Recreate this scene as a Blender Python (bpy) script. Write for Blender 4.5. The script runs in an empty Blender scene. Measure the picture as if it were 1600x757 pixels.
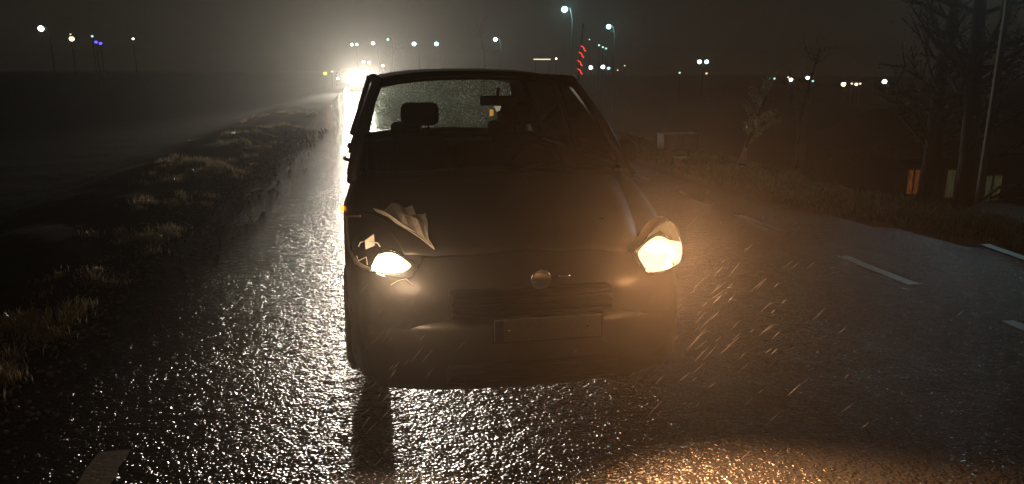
import bpy, bmesh, math, random
from mathutils import Vector, Matrix
from mathutils.bvhtree import BVHTree
R = math.radians
S = bpy.context.scene
C = S.collection
rnd = random.Random(7)

# ------------------------------------------------------------------ camera, world, exposure
FPX, CAMZ = 1150.0, 1.7
PITCH, YAW = 13.236, 10.923
cam_d = bpy.data.cameras.new('camera'); cam = bpy.data.objects.new('camera', cam_d); C.objects.link(cam)
cam.location = (0, 0, CAMZ); cam.rotation_euler = (R(90 - PITCH), 0, R(-YAW))
cam_d.sensor_width = 36; cam_d.lens = 36 * FPX / 1600; cam_d.clip_start = .05; cam_d.clip_end = 2000
S.camera = cam
S.view_settings.view_transform = 'Standard'; S.view_settings.look = 'None'
S.view_settings.exposure = 0; S.view_settings.gamma = 1
S.cycles.use_denoising = True; S.cycles.denoising_prefilter = 'ACCURATE'; S.cycles.sample_clamp_direct = 60
S.cycles.max_bounces = 6; S.cycles.volume_bounces = 0; S.cycles.transparent_max_bounces = 16
S.cycles.sample_clamp_indirect = 4
W = bpy.data.worlds.new('World'); S.world = W; W.use_nodes = True
W.node_tree.nodes['Background'].inputs[0].default_value = (.0115, .0100, .0070, 1)   # overcast night, faint town glow
W.node_tree.nodes['Background'].inputs[1].default_value = 1.0

HAZE = .0016
WARM = (1, .47, .19)
WHITE = (1, .90, .74)
TEAL = (.50, .95, 1.0)

def pw(px, py, Y):                      # a place on the photograph's sight line at road distance Y
    x = (px - 800) / FPX; z = -(py - 378.5) / FPX; y = 1.0
    c, s = math.cos(R(PITCH)), math.sin(R(PITCH)); y, z = y * c + z * s, -y * s + z * c
    c, s = math.cos(R(YAW)), math.sin(R(YAW)); x, y = x * c + y * s, -x * s + y * c
    t = Y / y
    return Vector((x * t, Y, CAMZ + z * t))

# ------------------------------------------------------------------ materials
def mat(name, col=(.5, .5, .5), rough=.5, metal=0, spec=.5, emit=None, es=0, coat=0, noise=None, trans=0):
    m = bpy.data.materials.new(name); m.use_nodes = True
    nt = m.node_tree; b = nt.nodes['Principled BSDF']
    b.inputs['Base Color'].default_value = (*col, 1); b.inputs['Roughness'].default_value = rough
    b.inputs['Metallic'].default_value = metal; b.inputs['Specular IOR Level'].default_value = spec
    b.inputs['Coat Weight'].default_value = coat
    if emit:
        b.inputs['Emission Color'].default_value = (*emit, 1); b.inputs['Emission Strength'].default_value = es
    if noise:
        sc, amt, bump = noise
        tc = nt.nodes.new('ShaderNodeTexCoord'); n = nt.nodes.new('ShaderNodeTexNoise'); n.inputs['Scale'].default_value = sc
        n.inputs['Detail'].default_value = 6
        nt.links.new(tc.outputs['Object'], n.inputs['Vector'])
        mx = nt.nodes.new('ShaderNodeMix'); mx.data_type = 'RGBA'
        mx.inputs[6].default_value = (*[c * (1 - amt) for c in col], 1); mx.inputs[7].default_value = (*[min(1, c * (1 + amt)) for c in col], 1)
        nt.links.new(n.outputs['Fac'], mx.inputs[0]); nt.links.new(mx.outputs[2], b.inputs['Base Color'])
        if bump:
            bp = nt.nodes.new('ShaderNodeBump'); bp.inputs['Strength'].default_value = bump; bp.inputs['Distance'].default_value = .01
            nt.links.new(n.outputs['Fac'], bp.inputs['Height']); nt.links.new(bp.outputs['Normal'], b.inputs['Normal'])
    if trans:
        t = nt.nodes.new('ShaderNodeBsdfTranslucent'); t.inputs[0].default_value = (*col, 1)
        ms = nt.nodes.new('ShaderNodeMixShader'); ms.inputs[0].default_value = trans
        nt.links.new(b.outputs[0], ms.inputs[1]); nt.links.new(t.outputs[0], ms.inputs[2])
        nt.links.new(ms.outputs[0], nt.nodes['Material Output'].inputs[0])
    return m

def glow(name, col, es, sample=False):
    m = bpy.data.materials.new(name); m.use_nodes = True; nt = m.node_tree
    nt.nodes.remove(nt.nodes['Principled BSDF'])
    e = nt.nodes.new('ShaderNodeEmission'); e.inputs[0].default_value = (*col, 1); e.inputs[1].default_value = es
    nt.links.new(e.outputs[0], nt.nodes['Material Output'].inputs[0])
    if not sample: m.cycles.emission_sampling = 'NONE'
    return m

def reflector(name, c, col, hot, edge, rad):
    """lit reflector bowl: hot at the filament, fading to its rim"""
    m = glow(name, col, 1); nt = m.node_tree; N = nt.nodes.new; e = nt.nodes['Emission']
    tc = N('ShaderNodeTexCoord'); d = N('ShaderNodeVectorMath'); d.operation = 'DISTANCE'; d.inputs[1].default_value = c
    n = N('ShaderNodeTexNoise'); n.inputs['Scale'].default_value = 45; n.inputs['Detail'].default_value = 2; nt.links.new(tc.outputs['Object'], n.inputs['Vector'])
    ad = N('ShaderNodeMath'); ad.operation = 'MULTIPLY_ADD'; ad.inputs[1].default_value = .03
    mr = N('ShaderNodeMapRange'); mr.interpolation_type = 'SMOOTHSTEP'; mr.inputs[1].default_value = rad * .35 + .015; mr.inputs[2].default_value = rad + .015; mr.inputs[3].default_value = hot; mr.inputs[4].default_value = edge
    nt.links.new(tc.outputs['Object'], d.inputs[0]); nt.links.new(n.outputs['Fac'], ad.inputs[0]); nt.links.new(d.outputs['Value'], ad.inputs[2])
    nt.links.new(ad.outputs[0], mr.inputs[0]); nt.links.new(mr.outputs[0], e.inputs[1])
    return m
def lit_window(name, col, es):
    m = glow(name, col, es); nt = m.node_tree; N = nt.nodes.new; tc = N('ShaderNodeTexCoord'); mp = N('ShaderNodeMapping'); mp.inputs['Scale'].default_value = (7, 1, 1.6)
    n = N('ShaderNodeTexNoise'); n.inputs['Scale'].default_value = 1.6; n.inputs['Detail'].default_value = 5
    mr = N('ShaderNodeMapRange'); mr.inputs[1].default_value = .35; mr.inputs[2].default_value = .7; mr.inputs[3].default_value = es * .25; mr.inputs[4].default_value = es * 1.6
    nt.links.new(tc.outputs['Object'], mp.inputs[0]); nt.links.new(mp.outputs[0], n.inputs['Vector']); nt.links.new(n.outputs['Fac'], mr.inputs[0]); nt.links.new(mr.outputs[0], nt.nodes['Emission'].inputs[1])
    return m
def glass(name, tint, gl, rough=.05, drops=0, trl=0):
    """thin pane: mostly see-through, a little mirror, optional rain drops and a translucent wet film"""
    m = bpy.data.materials.new(name); m.use_nodes = True; nt = m.node_tree; L = nt.links
    nt.nodes.remove(nt.nodes['Principled BSDF'])
    tr = nt.nodes.new('ShaderNodeBsdfTransparent'); tr.inputs[0].default_value = (*tint, 1)
    g = nt.nodes.new('ShaderNodeBsdfGlossy'); g.inputs['Roughness'].default_value = rough
    fr = nt.nodes.new('ShaderNodeMixShader'); fr.inputs[0].default_value = gl
    L.new(tr.outputs[0], fr.inputs[1]); L.new(g.outputs[0], fr.inputs[2]); out = fr
    if drops:
        tc = nt.nodes.new('ShaderNodeTexCoord'); v = nt.nodes.new('ShaderNodeTexVoronoi'); v.inputs['Scale'].default_value = drops
        mp = nt.nodes.new('ShaderNodeMapping'); mp.inputs['Scale'].default_value = (1, 1, .45)
        n = nt.nodes.new('ShaderNodeTexNoise'); n.inputs['Scale'].default_value = 3.5; n.inputs['Detail'].default_value = 4
        L.new(tc.outputs['Object'], mp.inputs[0]); L.new(mp.outputs[0], v.inputs['Vector']); L.new(tc.outputs['Object'], n.inputs['Vector'])
        r = nt.nodes.new('ShaderNodeValToRGB'); r.color_ramp.elements[0].position = .22; r.color_ramp.elements[0].color = (1, 1, 1, 1)
        r.color_ramp.elements[1].position = .45; r.color_ramp.elements[1].color = (.22, .22, .22, 1)
        L.new(v.outputs['Distance'], r.inputs[0])
        r2 = nt.nodes.new('ShaderNodeValToRGB'); r2.color_ramp.elements[0].position = .32; r2.color_ramp.elements[0].color = (.25, .25, .25, 1)
        r2.color_ramp.elements[1].position = .62; L.new(n.outputs['Fac'], r2.inputs[0])
        mu = nt.nodes.new('ShaderNodeMath'); mu.operation = 'MULTIPLY'; L.new(r.outputs[0], mu.inputs[0]); L.new(r2.outputs[0], mu.inputs[1])
        mu2 = nt.nodes.new('ShaderNodeMath'); mu2.operation = 'MULTIPLY'; mu2.inputs[1].default_value = trl; L.new(mu.outputs[0], mu2.inputs[0])
        t = nt.nodes.new('ShaderNodeBsdfTranslucent'); t.inputs[0].default_value = (.85, .9, .78, 1)
        ms = nt.nodes.new('ShaderNodeMixShader'); L.new(mu2.outputs[0], ms.inputs[0]); L.new(out.outputs[0], ms.inputs[1]); L.new(t.outputs[0], ms.inputs[2])
        out = ms
    L.new(out.outputs[0], nt.nodes['Material Output'].inputs[0])
    return m

def wet_asphalt():
    m = bpy.data.materials.new('wet_asphalt'); m.use_nodes = True; nt = m.node_tree; L = nt.links; b = nt.nodes['Principled BSDF']
    N = nt.nodes.new
    tc = N('ShaderNodeTexCoord')
    big = N('ShaderNodeTexNoise'); big.inputs['Scale'].default_value = .9; big.inputs['Detail'].default_value = 5
    L.new(tc.outputs['Object'], big.inputs['Vector'])
    mix = N('ShaderNodeMix'); mix.data_type = 'RGBA'; mix.inputs[6].default_value = (.014, .014, .015, 1); mix.inputs[7].default_value = (.036, .035, .033, 1)
    L.new(big.outputs['Fac'], mix.inputs[0]); L.new(mix.outputs[2], b.inputs['Base Color'])
    # aggregate: rounded wet stones of 8 to 14 mm, warped so that they do not look like a cell pattern
    wn = N('ShaderNodeTexNoise'); wn.inputs['Scale'].default_value = 60; wn.inputs['Detail'].default_value = 0; L.new(tc.outputs['Object'], wn.inputs['Vector'])
    va = N('ShaderNodeVectorMath'); va.operation = 'MULTIPLY_ADD'; va.inputs[1].default_value = (.012,) * 3
    L.new(wn.outputs['Color'], va.inputs[0]); L.new(tc.outputs['Object'], va.inputs[2])
    v = N('ShaderNodeTexVoronoi'); v.feature = 'SMOOTH_F1'; v.inputs['Scale'].default_value = 60; v.inputs['Smoothness'].default_value = .6
    L.new(va.outputs[0], v.inputs['Vector'])
    v2 = N('ShaderNodeTexVoronoi'); v2.inputs['Scale'].default_value = 150; L.new(va.outputs[0], v2.inputs['Vector'])
    a = N('ShaderNodeMath'); a.operation = 'MULTIPLY_ADD'; a.inputs[1].default_value = .10; L.new(v2.outputs['Distance'], a.inputs[0]); L.new(v.outputs['Distance'], a.inputs[2])
    lo = N('ShaderNodeTexNoise'); lo.inputs['Scale'].default_value = 14; lo.inputs['Detail'].default_value = 3; L.new(tc.outputs['Object'], lo.inputs['Vector'])
    a2 = N('ShaderNodeMath'); a2.operation = 'MULTIPLY_ADD'; a2.inputs[1].default_value = 3.0; L.new(lo.outputs['Fac'], a2.inputs[0]); L.new(a.outputs[0], a2.inputs[2]); a = a2
    bp = N('ShaderNodeBump'); bp.invert = True; bp.inputs['Strength'].default_value = 1; bp.inputs['Distance'].default_value = .011
    L.new(a.outputs[0], bp.inputs['Height']); L.new(bp.outputs['Normal'], b.inputs['Normal'])
    bs = N('ShaderNodeMapRange'); bs.inputs[1].default_value = .35; bs.inputs[2].default_value = .62; bs.inputs[3].default_value = .78; bs.inputs[4].default_value = 1.0; L.new(big.outputs['Fac'], bs.inputs[0]); L.new(bs.outputs[0], bp.inputs['Strength'])
    rr = N('ShaderNodeMapRange'); rr.inputs[3].default_value = .08; rr.inputs[4].default_value = .13; L.new(big.outputs['Fac'], rr.inputs[0])
    L.new(rr.outputs[0], b.inputs['Roughness'])
    b.inputs['Specular IOR Level'].default_value = .22
    return m

M = dict(
    paint=mat('dark_grey_car_paint', (.07, .066, .06), .42, .3, coat=.2, noise=(300, .12, 0)),
    paint2=mat('dark_car_paint', (.03, .03, .035), .3, .2, coat=.6, noise=(200, .1, 0)),
    torn=mat('torn_panel_lit', (.62, .56, .47), .45, .1, noise=(40, .3, .5)),  # torn sheet; headlamp light on it is put into the cream colour
    black=mat('black_plastic', (.018, .017, .016), .45, noise=(150, .2, .2)),
    fabric=mat('seat_fabric', (.02, .019, .018), .9, noise=(90, .3, .4)),
    rubber=mat('rubber', (.014, .014, .014), .7, noise=(120, .2, .4)),
    alloy=mat('alloy', (.35, .35, .36), .35, .9, noise=(60, .15, 0)),
    chrome=mat('chrome', (.8, .8, .8), .08, 1, noise=(8, .05, 0)),
    plate=mat('plate_white', (.16, .155, .14), .5, noise=(40, .2, .1)),
    mirror=mat('mirror', (.6, .6, .6), .05, 1, noise=(8, .05, 0)),
    asphalt=wet_asphalt(),
    line=mat('worn_white_line', (.30, .29, .26), .5, noise=(45, .45, .6)),
    soil=mat('wet_soil', (.030, .024, .016), .95, spec=.06, noise=(3, .4, .8)),
    grass=mat('dry_grass', (.62, .47, .28), .22, noise=(5, .35, 0), trans=.6),
    grass2=mat('green_grass', (.06, .085, .03), .45, noise=(5, .35, 0), trans=.4),
    leaf_lit=mat('leaf_lit', (.26, .30, .20), .3, noise=(9, .3, 0), trans=.4),  # brightened leaf copy, lamp light on the sapling put into its colour
    leaf=mat('leaf', (.06, .085, .035), .4, noise=(9, .3, 0), trans=.4),
    bark=mat('bark', (.02, .017, .013), .8, noise=(12, .4, .8)),
    lime=mat('whitewash', (.62, .60, .55), .8, noise=(20, .15, .5)),
    stone=mat('wet_stone', (.16, .14, .12), .12, noise=(30, .4, .2)),
    metal=mat('galvanised_pole', (.10, .105, .105), .6, .3, noise=(15, .2, .1)),
    wood=mat('weathered_wood', (.16, .13, .10), .8, noise=(25, .3, .5)),
    wall=mat('dark_render', (.10, .085, .07), .9, noise=(6, .25, .5)),
    roof=mat('roof_tile', (.07, .04, .03), .7, noise=(6, .3, .5)),
    concrete=mat('pale_concrete', (.36, .37, .33), .8, noise=(9, .3, .5)),
    windscreen=glass('windscreen_glass', (.74, .76, .74), .05, .08, drops=70, trl=.012),
    side_glass=glass('side_glass', (.04, .045, .04), .03, .05),
    rear_glass=glass('wet_rear_glass', (.45, .5, .46), .04, .15, drops=55, trl=.9),
    lens=glass('lamp_lens', (.95, .93, .88), .03, .12),
    rain=mat('rain_water', (.4, .39, .38), .1, trans=.6),
    bulb=glow('headlamp_bulb', (1, .74, .42), 8),
    bulb_far=glow('distant_headlamp', (1, .93, .78), 60),
    bulb_small=glow('distant_parking_lamp', (1, .86, .62), 20),
    amber=glow('amber_marker', (1, .30, .03), 5),
    red=glow('red_light_string', (1, .05, .03), 1.6),
    teal=glow('teal_street_light', (.45, 1, .95), 7),
    tealdim=glow('dim_teal_light', (.45, .9, .8), 1.6),
    coolw=glow('cool_white_light', (.70, .95, 1), 9),
    warmw=glow('warm_white_light', (1, .82, .50), 6),
    warmdim=glow('dim_warm_light', (1, .8, .5), 1.5),
    blue=glow('blue_light', (.09, .07, 1), 3.0),
    win_orange=lit_window('orange_window', (1, .26, .06), .075),
    win_green=lit_window('green_window', (.48, .50, .24), .045),
)

# ------------------------------------------------------------------ helpers
def tag(o, label=None, cat=None, group=None, kind=None):
    if label: o['label'] = label
    if cat: o['category'] = cat
    if group: o['group'] = group
    if kind: o['kind'] = kind
    return o

def empty(name, loc, label, cat, group=None, rz=0):
    o = bpy.data.objects.new(name, None); C.objects.link(o); o.location = loc; o.rotation_euler = (0, 0, rz)
    o.empty_display_size = .2
    return tag(o, label, cat, group)

class MB:
    def __init__(s): s.v = []; s.f = []; s.m = []; s.mi = 0
    def add(s, vs, fs):
        b = len(s.v); s.v += [tuple(v) for v in vs]; s.f += [tuple(b + i for i in f) for f in fs]; s.m += [s.mi] * len(fs); return s
    def box(s, x0, x1, y0, y1, z0, z1):
        vs = [(x, y, z) for x in (x0, x1) for y in (y0, y1) for z in (z0, z1)]
        return s.add(vs, [(0, 1, 3, 2), (4, 6, 7, 5), (0, 4, 5, 1), (2, 3, 7, 6), (0, 2, 6, 4), (1, 5, 7, 3)])
    def tube(s, pts, rads, n=8, cap=True):
        pts = [Vector(p) for p in pts]; vs = []; fs = []
        if not hasattr(rads, '__len__'): rads = [rads] * len(pts)
        up = Vector((.13, .21, .97))
        for i, p in enumerate(pts):
            d = (pts[min(i + 1, len(pts) - 1)] - pts[max(i - 1, 0)]).normalized()
            a = d.cross(up if abs(d.dot(up)) < .95 else Vector((1, 0, 0))).normalized(); b = d.cross(a)
            for k in range(n):
                t = 2 * math.pi * k / n; vs.append(p + (a * math.cos(t) + b * math.sin(t)) * rads[i])
        for i in range(len(pts) - 1):
            for k in range(n): fs.append((i * n + k, i * n + (k + 1) % n, (i + 1) * n + (k + 1) % n, (i + 1) * n + k))
        if cap: fs += [tuple(range(n))[::-1], tuple((len(pts) - 1) * n + k for k in range(n))]
        return s.add(vs, fs)
    def lathe_x(s, prof, n=28, c=(0, 0, 0)):          # profile of (x, r) about the x axis
        vs = []; fs = []; k = len(prof)
        for i in range(n):
            t = 2 * math.pi * i / n
            for x, r in prof: vs.append((c[0] + x, c[1] + r * math.cos(t), c[2] + r * math.sin(t)))
        for i in range(n):
            for j in range(k - 1): fs.append((i * k + j, ((i + 1) % n) * k + j, ((i + 1) % n) * k + j + 1, i * k + j + 1))
        return s.add(vs, fs)
    def ball(s, c, r, sq=(1, 1, 1), seg=10, ring=6, jit=0):
        vs = []; fs = []
        for i in range(ring + 1):
            a = math.pi * i / ring
            for j in range(seg):
                t = 2 * math.pi * j / seg; k = 1 + rnd.uniform(-jit, jit)
                vs.append((c[0] + r * sq[0] * k * math.sin(a) * math.cos(t), c[1] + r * sq[1] * k * math.sin(a) * math.sin(t), c[2] + r * sq[2] * k * math.cos(a)))
        for i in range(ring):
            for j in range(seg): fs.append((i * seg + j, (i + 1) * seg + j, (i + 1) * seg + (j + 1) % seg, i * seg + (j + 1) % seg))
        return s.add(vs, fs)
    def build(s, name, m, parent=None, smooth=False, bevel=0, thick=0, sub=0):
        me = bpy.data.meshes.new(name); me.from_pydata(s.v, [], s.f)
        for mm in (m if isinstance(m, (list, tuple)) else [m]): me.materials.append(mm)
        for p, i in zip(me.polygons, s.m): p.material_index = i; p.use_smooth = smooth
        me.validate(); me.update()
        o = bpy.data.objects.new(name, me); C.objects.link(o); o.parent = parent
        if thick:
            q = o.modifiers.new('t', 'SOLIDIFY'); q.thickness = thick; q.offset = 0
        if sub:
            q = o.modifiers.new('s', 'SUBSURF'); q.levels = sub; q.render_levels = sub
        if bevel:
            q = o.modifiers.new('b', 'BEVEL'); q.width = bevel; q.segments = 2; q.limit_method = 'ANGLE'
        return o

def patch(grid):                                     # grid of rows of points -> surface
    b = MB(); n = len(grid[0]); vs = [p for r in grid for p in r]
    fs = [(i * n + j, i * n + j + 1, (i + 1) * n + j + 1, (i + 1) * n + j) for i in range(len(grid) - 1) for j in range(n - 1)]
    return b.add(vs, fs)

def lamp(kind, name, loc, energy, col, size=.05, aim=None, angle=60, blend=.5):
    d = bpy.data.lights.new(name, kind); d.energy = energy; d.color = col; d.shadow_soft_size = size
    o = bpy.data.objects.new(name, d); C.objects.link(o); o.location = loc
    if kind == 'SPOT': d.spot_size = R(angle); d.spot_blend = blend
    if aim is not None: o.rotation_euler = Vector(aim).to_track_quat('-Z', 'Y').to_euler()
    return o

# ------------------------------------------------------------------ ground and road
def road_right(y):
    if y > 9.5: return 4.95
    if y > 6: return 4.95 + (9.5 - y) / 3.5 * 1.05
    if y > 0: return 6.0 + (6 - y) * .10
    return 6.6
def ss(a, b, x):
    t = min(1, max(0, (x - a) / (b - a))); return t * t * (3 - 2 * t)
def ground_z(x, y):
    xr = road_right(y)
    if x < -1.9: z = .05 * ss(-1.9, -2.5, x) * (1 if x > -3.2 else 1) - .45 * ss(-3, -6, x) + .25 * ss(-8, -20, x)
    elif x > xr: z = .04 * ss(xr, xr + .4, x) - 4.1 * ss(xr + .9, xr + 13, x)
    else: z = 0
    far = ss(-1.9, -2.5, x) if x < 0 else ss(xr, xr + 1, x)
    z += far * (.25 if x < -4.5 else 1) * (.05 * math.sin(x * 2.1 + y * .7) * math.sin(y * 1.3 + 1) + .03 * math.sin(5 * x + 3 * y))
    return z - .012
xs = [-400, -200, -110, -70, -45, -30, -20, -15, -12, -10, -8, -7, -6, -5.3, -4.7, -4.2, -3.8, -3.5, -3.2, -2.9, -2.7, -2.5, -2.3, -2.1, -1.9, -1.6, 0, 2, 4, 4.8, 5.1, 5.4, 5.7, 6, 6.3, 6.6, 7, 7.5, 8, 9, 10, 11, 12, 13.5, 15, 17, 19, 22, 26, 32, 40, 55, 75, 110, 180, 400]
ys = [-60, -20, -8, -3] + [i * .5 for i in range(-2, 50)] + [25 + i * 1.5 for i in range(20)] + [60, 70, 85, 100, 130, 170, 240, 400, 700]
g = patch([[(x, y, ground_z(x, y)) for x in xs] for y in ys])
tag(g.build('ground', M['soil'], smooth=True), kind='structure')
ys = [-20, -10, -5] + [-3 + i * .25 for i in range(120)] + [28 + i * 2 for i in range(40)] + [120, 200, 320]
rg = []
for y in ys:
    l = -1.98 + .05 * math.sin(y * 2.3) + .04 * math.sin(y * 6.1 + 1) + .03 * rnd.uniform(-1, 1)
    r = road_right(y) + .04 * math.sin(y * 3.7) + .03 * rnd.uniform(-1, 1)
    rg.append([(l + (r - l) * k / 6, y, -.012 * (k in (0, 6))) for k in range(7)])
tag(patch(rg).build('road', M['asphalt']), kind='structure')

def stripe(x0, x1, y0, y1, name='road_marking', skew=0):
    n = max(2, int((y1 - y0) / .08)); gr = []
    for i in range(n + 1):
        y = y0 + (y1 - y0) * i / n; dx = skew * (y - y0)
        gr.append([(x0 + dx + rnd.uniform(-.008, .008), y, .004), (x1 + dx + rnd.uniform(-.008, .008), y, .004)])
    o = patch(gr).build(name, M['line']); return tag(o, kind='structure')
for a, b in ((-1, 0), (.6, 1.3), (2.0, 2.9), (3.4, 4.1), (5.0, 5.95), (7.0, 7.95), (8.68, 9.72), (10.9, 11.9), (13, 14), (15, 16), (17, 18), (19, 20), (21, 22), (23, 24)):
    stripe(4.23, 4.33, a, b)
stripe(-1.27, -1.13, 2.3, 3.34)
stripe(5.74, 5.84, 5.0, 6.1, skew=.16)

# ------------------------------------------------------------------ verge stuff
def blades(name, m, pts, hmin, hmax, w, per, spread):
    b = MB()
    for (x, y, sc) in pts:
        for _ in range(per):
            a = rnd.uniform(0, 6.28); r = abs(rnd.gauss(0, spread)); px, py = x + r * math.cos(a), y + r * math.sin(a)
            z = ground_z(px, py) if not (-1.98 < px < road_right(py)) else 0
            h = rnd.uniform(hmin, hmax) * sc; t = rnd.uniform(0, 6.28); d = Vector((math.cos(t), math.sin(t), 0)); s = d.cross(Vector((0, 0, 1))) * w * rnd.uniform(.6, 1.3)
            ln = rnd.uniform(.2, .9) * h; p = Vector((px, py, z - .01))
            q = p + d * ln * .35 + Vector((0, 0, h * .6)); e = p + d * ln + Vector((0, 0, h * rnd.uniform(.7, 1)))
            b.add([p - s, p + s, q + s * .8, q - s * .8, e], [(0, 1, 2, 3), (3, 2, 4)])
    return b.build(name, m)
left_pts = []
for (cx, cy, n, sp, sc) in ((-2.15, 4.3, 60, .3, 1), (-2.35, 5.2, 70, .35, 1.1), (-2.2, 7.9, 45, .35, 1.1), (-2.45, 9.8, 30, .4, 1), (-2.6, 12.6, 60, .6, 1.3), (-3.1, 14.5, 60, .7, 1.4), (-2.6, 17.5, 40, .8, 1.2), (-2.7, 22, 40, 1.2, 1.2), (-2.1, 3.2, 40, .25, .8), (-2.3, 6.4, 20, .3, .8), (-2.9, 30, 40, 2, 1.2)):
    for _ in range(int(n * .55)): left_pts.append((min(-2.08, cx + rnd.gauss(0, sp * .7)), cy + rnd.gauss(0, sp * .7), sc * rnd.uniform(.6, 1.2)))
tag(blades('grass', M['grass'], left_pts, .03, .115, .0028, 64, .07), 'tufts of dead brown grass along the left edge of the wet road', 'grass', kind='stuff')
rp = []
for _ in range(1100):
    y = rnd.uniform(3.5, 22) if rnd.random() < .6 else rnd.uniform(5.2, 9); rp.append((road_right(y) + .15 + abs(rnd.gauss(0, .9)), y, rnd.uniform(.6, 1.2)))
tag(blades('grass', M['grass2'], rp, .05, .16, .004, 16, .12), 'green grass on the verge right of the dashed road line', 'grass', kind='stuff')
b = MB()
for _ in range(2600):
    y = 2.6 + 20 * rnd.random() ** 1.7; x = -2.05 + rnd.gauss(0, .17 + y * .01)
    r = rnd.uniform(.006, .018) * (1 + y * .04); z = ground_z(x, y) + .012 if x < -1.98 else 0
    b.ball((x, y, z + r * .3), r, (1, rnd.uniform(.6, 1.2), .6), 6, 4, .12)
tag(b.build('gravel', M['stone'], smooth=True), 'loose wet pebbles along the crumbling left road edge', 'gravel', kind='stuff')

# ------------------------------------------------------------------ cars
def car_profile(y, L):
    """half width, underside, belt/hood height at distance y behind the nose"""
    st = [(0, .60, .30, .60), (.05, .73, .22, .68), (.16, .82, .20, .77), (.34, .865, .20, .86), (.6, .89, .20, .95), (.95, .90, .20, 1.06), (1.1, .90, .20, 1.08),
          (2.2, .90, .20, 1.09), (L - .55, .90, .24, 1.11), (L - .2, .87, .28, 1.10), (L - .05, .80, .34, .98), (L, .68, .42, .80)]
    for a, c in zip(st, st[1:]):
        if y <= c[0]:
            t = (y - a[0]) / (c[0] - a[0]); return [a[i] + (c[i] - a[i]) * t for i in (1, 2, 3)]
    return st[-1][1:]
def car_body_mb(L, wheels, wr, crease=0):
    yy = set([0, .02, .05, .1, .16, .25, .34, .45, L - .55, L - .35, L - .2, L - .1, L - .05, L] + [i * .2 for i in range(int(L * 5))])
    for c in wheels:
        for k in range(-9, 10): yy.add(c + (wr + .05) * math.sin(k / 9 * math.pi / 2))
    yy = sorted(y for y in yy if 0 <= y <= L); yy = [y for i, y in enumerate(yy) if i == 0 or y - yy[i - 1] > .012]
    grid = []
    for y in yy:
        w, zb, zt = car_profile(y, L); arch = zb + .02
        for c in wheels:
            d = abs(y - c)
            if d < wr + .05: arch = max(arch, wr + math.sqrt((wr + .05) ** 2 - d * d))
        arch = min(arch, zt - .12)
        half = [(0, zb), (w * .70, zb), (w * .74, max(zb, arch)), (w * .99, arch + .01), (w, arch + (zt - arch) * .35), (w * .995, arch + (zt - arch) * .7), (w * .955, zt - .045), (w * .90, zt - .008), (w * .70, zt + .015), (w * .35, zt + .032), (0, zt + .04)]
        ring = [(x, y, z) for x, z in half] + [(-x, y, z) for x, z in half[-2:0:-1]]
        grid.append(ring)
    n = len(grid[0]); b = MB(); vs = [p for r in grid for p in r]; fs = []
    for i in range(len(grid) - 1):
        for j in range(n): fs.append((i * n + j, i * n + (j + 1) % n, (i + 1) * n + (j + 1) % n, (i + 1) * n + j))
    fs += [tuple(range(n))[::-1], tuple((len(grid) - 1) * n + k for k in range(n))]
    keep = []
    for f in fs:                        # open the cabin
        c = sum((Vector(vs[i]) for i in f), Vector()) / len(f)
        if len(f) == 4 and 1.12 < c.y < L - .30 and abs(c.x) < .79 and c.z > 1.0: continue
        keep.append(f)
    return b.add(vs, keep)
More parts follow.
